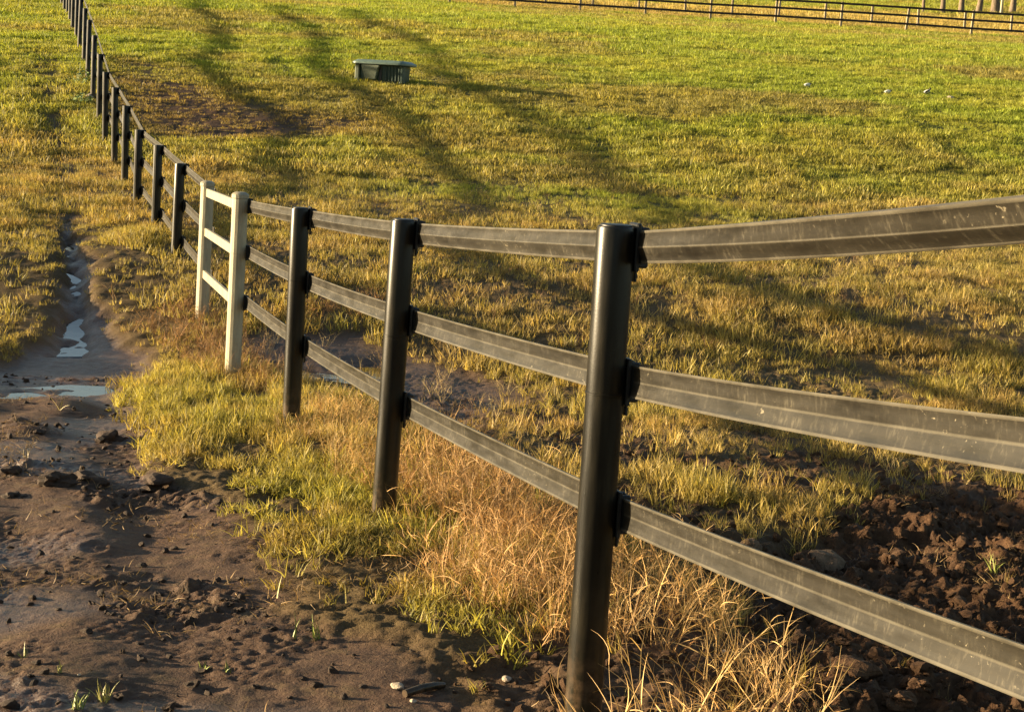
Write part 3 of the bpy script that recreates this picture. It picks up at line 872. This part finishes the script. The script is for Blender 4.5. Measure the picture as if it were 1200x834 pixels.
# foot and top of every post: use the built ground, keep the measured lean
def ring_pts(c, r, n, ax, ay): return [c + ax * (r * math.cos(2 * math.pi * k / n)) + ay * (r * math.sin(2 * math.pi * k / n)) for k in range(n)]
def round_post(name, foot, top, R, mat, parent, seam=.52, n=24, white=False, detail=True):
    ax = (top - foot).normalized(); H = (top - foot).length
    ux = Vector((1, 0, 0)); ux = (ux - ax * ux.dot(ax)).normalized(); uy = ax.cross(ux)
    mb = MB(); lo = -.35
    st = [(lo, R), (H - seam - .02, R), (H - seam - .004, R), (H - seam - .003, R + .0016), (H - seam + .003, R + .0016), (H - seam + .004, R), (H - seam + .02, R)] if detail else [(lo, R)]
    if white:
        st += [(H - .055, R), (H - .050, R + .006), (H - .022, R + .006), (H - .010, R - .006), (H, R * .55)]
    else:
        st += [(H - .012, R), (H - .003, R - .002), (H, R - .007)]
    mb.rings([ring_pts(ax * z, r, n, ux, uy) for z, r in st])
    o = mb.build(name, mat, parent, True, 20); o.location = W(o, foot) if parent is fence else foot - parent.location
    return o, ax
BR_OFF = PR + .018
def bracket(post, zc, ax, H):
    """clip that holds the rail on the field side"""
    mb = MB(); c = N * (PR + .004) + ax * zc
    mb.box(c, .075, .016, .150, U, N, ax, .004)                          # back plate
    for s in (-1, 1):
        mb.box(c + U * s * .024 + N * .022, .014, .034, .126, U, N, ax, .005)   # two jaws round the rail
    mb.box(c + N * .036, .052, .008, .034, U, N, ax, .003)               # bridge
    mb.box(c + N * .036 + ax * .048, .052, .008, .018, U, N, ax, .003)
    mb.box(c + N * .036 - ax * .048, .052, .008, .018, U, N, ax, .003)
    mb.box(c - ax * .088 + N * .006, .030, .010, .040, U, N, ax, .003)   # nail tab
    mb.tube([c - ax * .090 + N * .008, c - ax * .090 + N * .016], .006, 8)
    o = mb.build('bracket', M_CLIP, post)
    return o
RH = (.062, .482, .905)            # rail centres below the post top
railpt = {}
for rec in POSTS:
    i = rec[0]; foot, top = nodes[i]
    near = i < 12
    o, ax = round_post('post', foot, top, PR, M_POST, fence, .52 + .05 * math.sin(i * 2.3), 24 if i < 6 else 14, detail=near)
    H = (top - foot).length
    if near:
        for h in RH: bracket(o, H - h, ax, H)
        if i < 6:
            cb = MB(); ux = Vector((1, 0, 0)); uy = ax.cross(ux)
            cb.rings([ring_pts(ax * (H - .002), PR - .010, 20, ux, uy), ring_pts(ax * (H + .004), PR - .010, 20, ux, uy), ring_pts(ax * (H + .006), PR - .014, 20, ux, uy)])
            cb.build('post_cap', M_CLIP, o, True, 30)
    railpt[i] = [top - ax * h + N * BR_OFF for h in RH]
# one more post just outside the picture carries the nearest rails
Yn = fdepth(-1); Xn = FB * Yn + FA
Ye = 2.89
near_r = []
for h, (ex, ey) in zip(RH, ((1200, 252), (1200, 516), (1200, 782))):
    e = Vector(at_depth(ex, ey, Ye)); s = railpt[0][RH.index(h)]
    t = (s.y - Yn) / (s.y - Ye); near_r.append(s + (e - s) * t)
foot_n = Vector((near_r[0].x - N.x * BR_OFF, Yn, float(gz(Xn, Yn)))); top_n = Vector((foot_n.x, Yn, near_r[0].z + .062))
o, ax = round_post('post', foot_n, top_n, PR, M_POST, fence, .5)
for p in near_r: bracket(o, p.z - foot_n.z, ax, 1.5)
railpt[-1] = near_r

# white section
wp = {}
for k, rec in enumerate(WHITE):
    wp[k] = nodes[rec[0]]
white = empty('white_fence_panel', wp[0][0], 'short white post and rail section set into the black fence beside the puddles', 'fence panel')
wax = []
for k in (0, 1):
    o, ax = round_post('post', wp[k][0], wp[k][1], .066, M_WHITE, white, .5, 16, white=True); wax.append(ax)
WRH = (.115, .500, .915)
for h in WRH:
    a = wp[1][1] - wax[1] * h; b = wp[0][1] - wax[0] * h; d = (b - a); L = d.length; d.normalize(); side = d.cross(Vector((0, 0, 1))).normalized(); up = side.cross(d)
    mb = MB(); mb.box((a + b) / 2, L - .06, .032, .080, d, side, up, .004)
    o = mb.build('rail', M_WHITE, white); o.data.transform(Matrix.Translation(-white.location))
    # clip on the near white post for the black rail
    mb = MB(); c = wp[0][1] - wax[0] * (h - .005) + N * .070
    mb.box(c, .06, .016, .13, U, N, wax[0], .004); mb.box(c + U * .022 + N * .018, .014, .03, .12, U, N, wax[0], .004); mb.box(c - U * .022 + N * .018, .014, .03, .12, U, N, wax[0], .004)
    o = mb.build('bracket', M_CLIP, white); o.data.transform(Matrix.Translation(-white.location))
railpt[3.0] = [wp[0][1] - wax[0] * h + N * .085 for h in (.115, .49, .905)]
railpt[3.95] = [wp[1][1] - wax[1] * h + N * .085 for h in (.125, .51, .94)]

HR = .0465                           # half the height of a rail
def rail_profile(v):
    """(across, up, rib) round the rail section; v = how far the middle line stands out"""
    front = []; ribs = [(-HR, .0050), (0, .0036), (HR, .0050)]
    ts = [-HR - .004, -HR, -HR + .0035, -HR + .0055, -HR * .5, -.0052, -.0034, 0, .0034, .0052, HR * .5, HR - .0055, HR - .0035, HR, HR + .004]
    for z in ts:
        th = .0030; rb = 0
        for zc, rr in ribs:
            if abs(z - zc) <= .0045: th = rr if abs(z - zc) < .002 else rr * .8; rb = 1 if abs(z - zc) < .003 or zc else .7
        off = v * (1 - abs(z) / HR)
        front.append((off, z, th, rb))
    return front
def rail_span(p0, p1, v0, v1, roll0, roll1, seg, sag, name='rail', u0=0.0):
    prof_n = len(rail_profile(0)); V = []; UVs = []; rib = []
    d = (p1 - p0); L = d.length; d.normalize(); nn = Vector((0, 0, 1)).cross(d)
    if nn.dot(N) < 0: nn = -nn
    nn.normalize()
    for k in range(seg + 1):
        t = k / seg; c = p0 + (p1 - p0) * t; c.z -= sag * 4 * t * (1 - t)
        roll = roll0 + (roll1 - roll0) * t; v = v0 + (v1 - v0) * t
        a = nn * math.cos(roll) + Vector((0, 0, 1)) * math.sin(roll); up = Vector((0, 0, 1)) * math.cos(roll) - nn * math.sin(roll)
        pr = rail_profile(v)
        for off, z, th, rb in pr: V.append(c - a * (off + th) + up * z); UVs.append((u0 + t * L, z / HR)); rib.append(rb)
        for off, z, th, rb in reversed(pr): V.append(c - a * (off - th) + up * z); UVs.append((u0 + t * L, z / HR + 3)); rib.append(rb)
    m2 = prof_n * 2; Fs = []
    for k in range(seg):
        for j in range(m2): Fs.append((k * m2 + j, k * m2 + (j + 1) % m2, (k + 1) * m2 + (j + 1) % m2, (k + 1) * m2 + j))
    me = mesh_arrays(name, np.array([W(None, p) for p in V]), np.array(Fs), True, {'rib': ('FLOAT', np.array(rib, np.float32))})
    uvl = me.uv_layers.new(name='UVMap'); li = np.zeros(len(me.loops), np.int32); me.loops.foreach_get('vertex_index', li)
    uvl.data.foreach_set('uv', np.array(UVs, np.float32)[li].ravel())
    me.set_sharp_from_angle(angle=math.radians(40))
    return link(name, me, M_RAIL, fence)
order = sorted(railpt)
for a, b in zip(order[:-1], order[1:]):
    if (a, b) == (3.0, 3.95): continue
    for k in range(3):
        p0, p1 = railpt[a][k], railpt[b][k]
        v = (.012, -.007, -.005)[k]
        roll = (.10, -.06, -.03)[k]
        r0 = roll + (.85 if (a == -1 and k == 0) else 0)
        rail_span(p0, p1, v, v, r0, roll, 18 if a < 6 else 6, (.006, .008, .007)[k] if a >= 0 else .012, u0=7.3 * a + 2.1 * k)

# ------------------------------------------------------------------ far fences
fx_posts = [at_depth(603 + 76.4 * k, 12 + (40 - 12) / 7 * k, FAR_Y) for k in range(-3, 11)]
def far_fence(label, Y, xs, post_w, H, rails, rail_h, mat_p, mat_r, lean=.03, square=True, seed=1):
    root = empty('post_and_rail_fence', (xs[0], Y, float(gz(xs[0], Y))), label, 'fence'); r = random.Random(seed)
    tops = []
    for x in xs:
        z = float(gz(x, Y)); p = Vector((x, Y, z)) - root.location; mb = MB()
        t = Vector((r.gauss(0, lean), 0, 1)).normalized()
        hh = H * r.uniform(.95, 1.05)
        mb.box(p + t * (hh / 2 - .15), post_w, post_w, hh + .3, Vector((1, 0, -t.x)).normalized(), (0, 1, 0), t, .012)
        mb.build('post', mat_p, root); tops.append(p)
    for hr in rails:
        for a, b in zip(tops[:-1], tops[1:]):
            d = b - a; L = d.length; d.normalize(); side = d.cross(Vector((0, 0, 1))).normalized(); up = side.cross(d)
            mb = MB(); mb.box((a + b) / 2 + Vector((0, -post_w / 2 - .022, hr)), L + .02, .036, rail_h, d, side, up, .006); mb.build('rail', mat_r, root)
    return root
far_fence('dark three-rail fence crossing the top of the green paddock', FAR_Y, [p[0] for p in fx_posts], .13, 1.34, (.42, .87, 1.30), .115, M_FARPOST, M_FARRAIL)
x2 = [at_depth(694 + 54.5 * k, 9 + 3.2 * k, 98.0)[0] for k in range(-4, 12)]
root2 = far_fence('second fence of bare wooden posts and wires behind the three-rail fence', 98.0, x2, .13, 1.12, (), .01, M_FARPOST, M_FARRAIL, .05, seed=5)
for hr in (.45, .85):
    mb = MB(); mb.tube([Vector((x, 98.0 - .07, float(gz(x, 98.0)) + hr)) - root2.location for x in x2], .004, 5); mb.build('wire', M_FARRAIL, root2)

# ------------------------------------------------------------------ water trough
def trough(px, py):
    p = on_ground(px, py); root = empty('water_trough', p, 'dark green plastic water trough with a wide lid in the sunny grass', 'trough'); root.rotation_euler.z = math.radians(-17)
    def slab(L, Wd, z0, z1, r, inset0=0, inset1=0, n=6):
        def ring(z, ins):
            pts = []
            for cx, cy, a0 in ((L / 2 - r, Wd / 2 - r, 0), (-L / 2 + r, Wd / 2 - r, 90), (-L / 2 + r, -Wd / 2 + r, 180), (L / 2 - r, -Wd / 2 + r, 270)):
                for k in range(n + 1):
                    a = math.radians(a0 + 90 * k / n); pts.append(Vector((cx + math.cos(a) * (r - ins), cy + math.sin(a) * (r - ins), z)))
            return pts
        return [ring(z0, inset0), ring(z1, inset1)], ring
    mb = MB(); rg, ring = slab(1.26, .72, -.05, .43, .16); mb.rings([ring(-.05, .03), ring(.10, .01), ring(.43, 0)]); mb.build('body', M_TROUGH, root, True, 40)
    mb = MB(); rg, ring = slab(1.56, 1.02, .4, .5, .22); mb.rings([ring(.42, .05), ring(.43, 0), ring(.47, 0), ring(.485, .015), ring(.53, .11), ring(.545, .14)]); mb.build('lid', M_LID, root, True, 30)
    mb = MB(); mb.box((-.62, -.30, .19), .12, .20, .47, bev=.02); mb.build('leg', M_TROUGH2, root)  # paler than the right leg: the sunlit end is put into the colour
    mb = MB(); mb.box((.62, -.28, .19), .10, .20, .47, bev=.02); mb.build('leg', M_TROUGH, root)
    mb = MB(); mb.box((-.22, -.37, .20), .30, .16, .34, taper=1.55, bev=.02); mb.box((-.22, -.385, .37), .50, .20, .07, bev=.015); mb.build('basin', M_TROUGH2, root)
    for k in range(5):
        mb = MB(); mb.box((.20 + k * .09, -.372, .21), .028, .03, .40, bev=.008); mb.build('rib', M_TROUGH, root)
    mb = MB(); mb.box((.04, -.372, .22), .07, .03, .40, bev=.01); mb.build('bracket', M_CLIP, root)
    return root
trough(450, 96)

# ------------------------------------------------------------------ birds
M_BW = simple('white_feather', (.75, .72, .62), .7, .15, 20); M_BD = simple('dark_feather', (.04, .033, .028), .6, .3, 20)
def bird(px, py, size, head, label):
    p = on_ground(px, py); root = empty('bird', p, label, 'bird', 'small birds feeding on the far grass'); L = size
    def egg(c, rx, ry, rz, tilt, n=12, m=8, point=0.0):
        rings = []
        for k in range(m + 1):
            a = math.pi * k / m; x = -math.cos(a); r = max(math.sin(a), .02) * (1 - point * (x + 1) / 2)
            rings.append([Vector((c[0] + (x * rx) * math.cos(tilt) - rz * r * math.sin(2 * math.pi * j / n) * math.sin(tilt), c[1] + ry * r * math.cos(2 * math.pi * j / n),
                                  c[2] + x * rx * math.sin(tilt) + rz * r * math.sin(2 * math.pi * j / n) * math.cos(tilt))) for j in range(n)])
        return rings
    mb = MB(); mb.rings(egg((0, 0, L * .40), L * .46, L * .24, L * .25, head * .35)); mb.build('body', M_BW, root, True)
    mb = MB(); hx = L * .46; hz = L * (.40 + .30 * head); mb.rings(egg((hx, 0, hz), L * .15, L * .13, L * .14, 0)); mb.build('head', M_BD, root, True)
    mb = MB(); mb.tube([(hx + L * .12, 0, hz), (hx + L * .26, 0, hz - L * .05)], [L * .035, L * .006], 6); mb.build('beak', M_BD, root)
    for s in (-1, 1):
        mb = MB(); mb.rings(egg((-L * .10, s * L * .20, L * .44), L * .40, L * .06, L * .14, head * .3)); mb.build('wing', M_BD if s < 0 and head > .8 else M_BW, root, True)
        mb = MB(); mb.tube([(L * .02, s * L * .09, L * .22), (L * .04, s * L * .10, -.01)], L * .022, 5); mb.build('leg', M_BD, root)
    mb = MB(); mb.box((-L * .50, 0, L * .40 - head * L * .12), L * .3, L * .14, L * .03); mb.build('tail', M_BD, root)
    root.rotation_euler.z = .3
bird(946, 103, .21, .5, 'white bird with dark head feeding on the far grass, left of the others')
bird(1040, 111, .21, .6, 'white bird with dark head between the lone bird and the upright one')
bird(1086, 111, .21, 1.4, 'upright bird with dark head and wing nearest the cream stone')

# ------------------------------------------------------------------ trees on the rise at top right: trunks in view
def tree(px, py, Y, R, H, seed, label):
    d = ray(px, py); x = d[0] * Y; p = Vector((x, Y, float(gz(x, Y)))); r = random.Random(seed)
    root = empty('gum_tree', p, label, 'tree', 'trees on the rise behind the far fences')
    lean = Vector((r.gauss(0, .05), r.gauss(0, .03), 1)); pts = []; q = Vector((0, 0, -.3))
    for k in range(7):
        pts.append(q.copy()); q = q + lean * (H * .62 / 6) + Vector((r.gauss(0, .06), r.gauss(0, .06), 0))
    mb = MB(); mb.tube(pts, [R * 1.35, R, R * .92, R * .85, R * .75, R * .62, R * .4], 12)
    ends = []
    for k in range(7):
        b = pts[3 + k % 4]; a = r.uniform(0, 6.28); L = H * r.uniform(.18, .34); dr = Vector((math.cos(a), math.sin(a), r.uniform(.5, 1.1))).normalized()
        m1 = b + dr * L * .5 + Vector((0, 0, .1)); e = b + dr * L + Vector((0, 0, L * .2)); mb.tube([b, m1, e], [R * .4, R * .26, R * .1], 7); ends += [m1, e]
    mb.build('trunk', M_BARK, root, True, 50)
    lf = MB(); ends.append(pts[-1])
    for e in ends:
        rad = H * r.uniform(.08, .14)
        for k in range(150):
            c = e + Vector((r.gauss(0, rad), r.gauss(0, rad), r.gauss(.2, rad * .7))); n = Vector((r.gauss(0, 1), r.gauss(0, 1), r.gauss(0, 1))).normalized(); u = n.orthogonal().normalized(); v = n.cross(u)
            s = r.uniform(.10, .20); lf.add([c, c + u * s * .5 + v * s * .3, c + u * s * 1.2, c + u * s * .5 - v * s * .3], [(0, 1, 2, 3)])
    lf.build('crown', M_LEAF, root)
TY = 142.0
for k, (px, R, lb) in enumerate(((1083, .13, 'slim pale trunk leftmost of the trees behind the far fences'), (1105, .20, 'dark trunk second from left behind the far fences'),
                                 (1127, .22, 'pale trunk standing between the dark trunk and the middle one'), (1147, .24, 'brown trunk in the middle of the row behind the far fences'),
                                 (1167, .34, 'thickest leaning trunk left of the thin white post'), (1187, .24, 'dark brown trunk rightmost of the row, right of the white post'))):
    tree(px, 8, TY - 2 + k, R, 11 + k % 3, 40 + k, lb)
d = ray(1173.5, 12); Yw = 139.0; pw = Vector((d[0] * Yw, Yw, float(gz(d[0] * Yw, Yw))))
mb = MB(); mb.tube([(0, 0, -.3), (0, 0, 1.9)], [.12, .11], 10); o = mb.build('marker_post', M_WHITE, None, True, 40); o.location = pw
tag(o, 'slim white post among the trunks at top right', 'post')
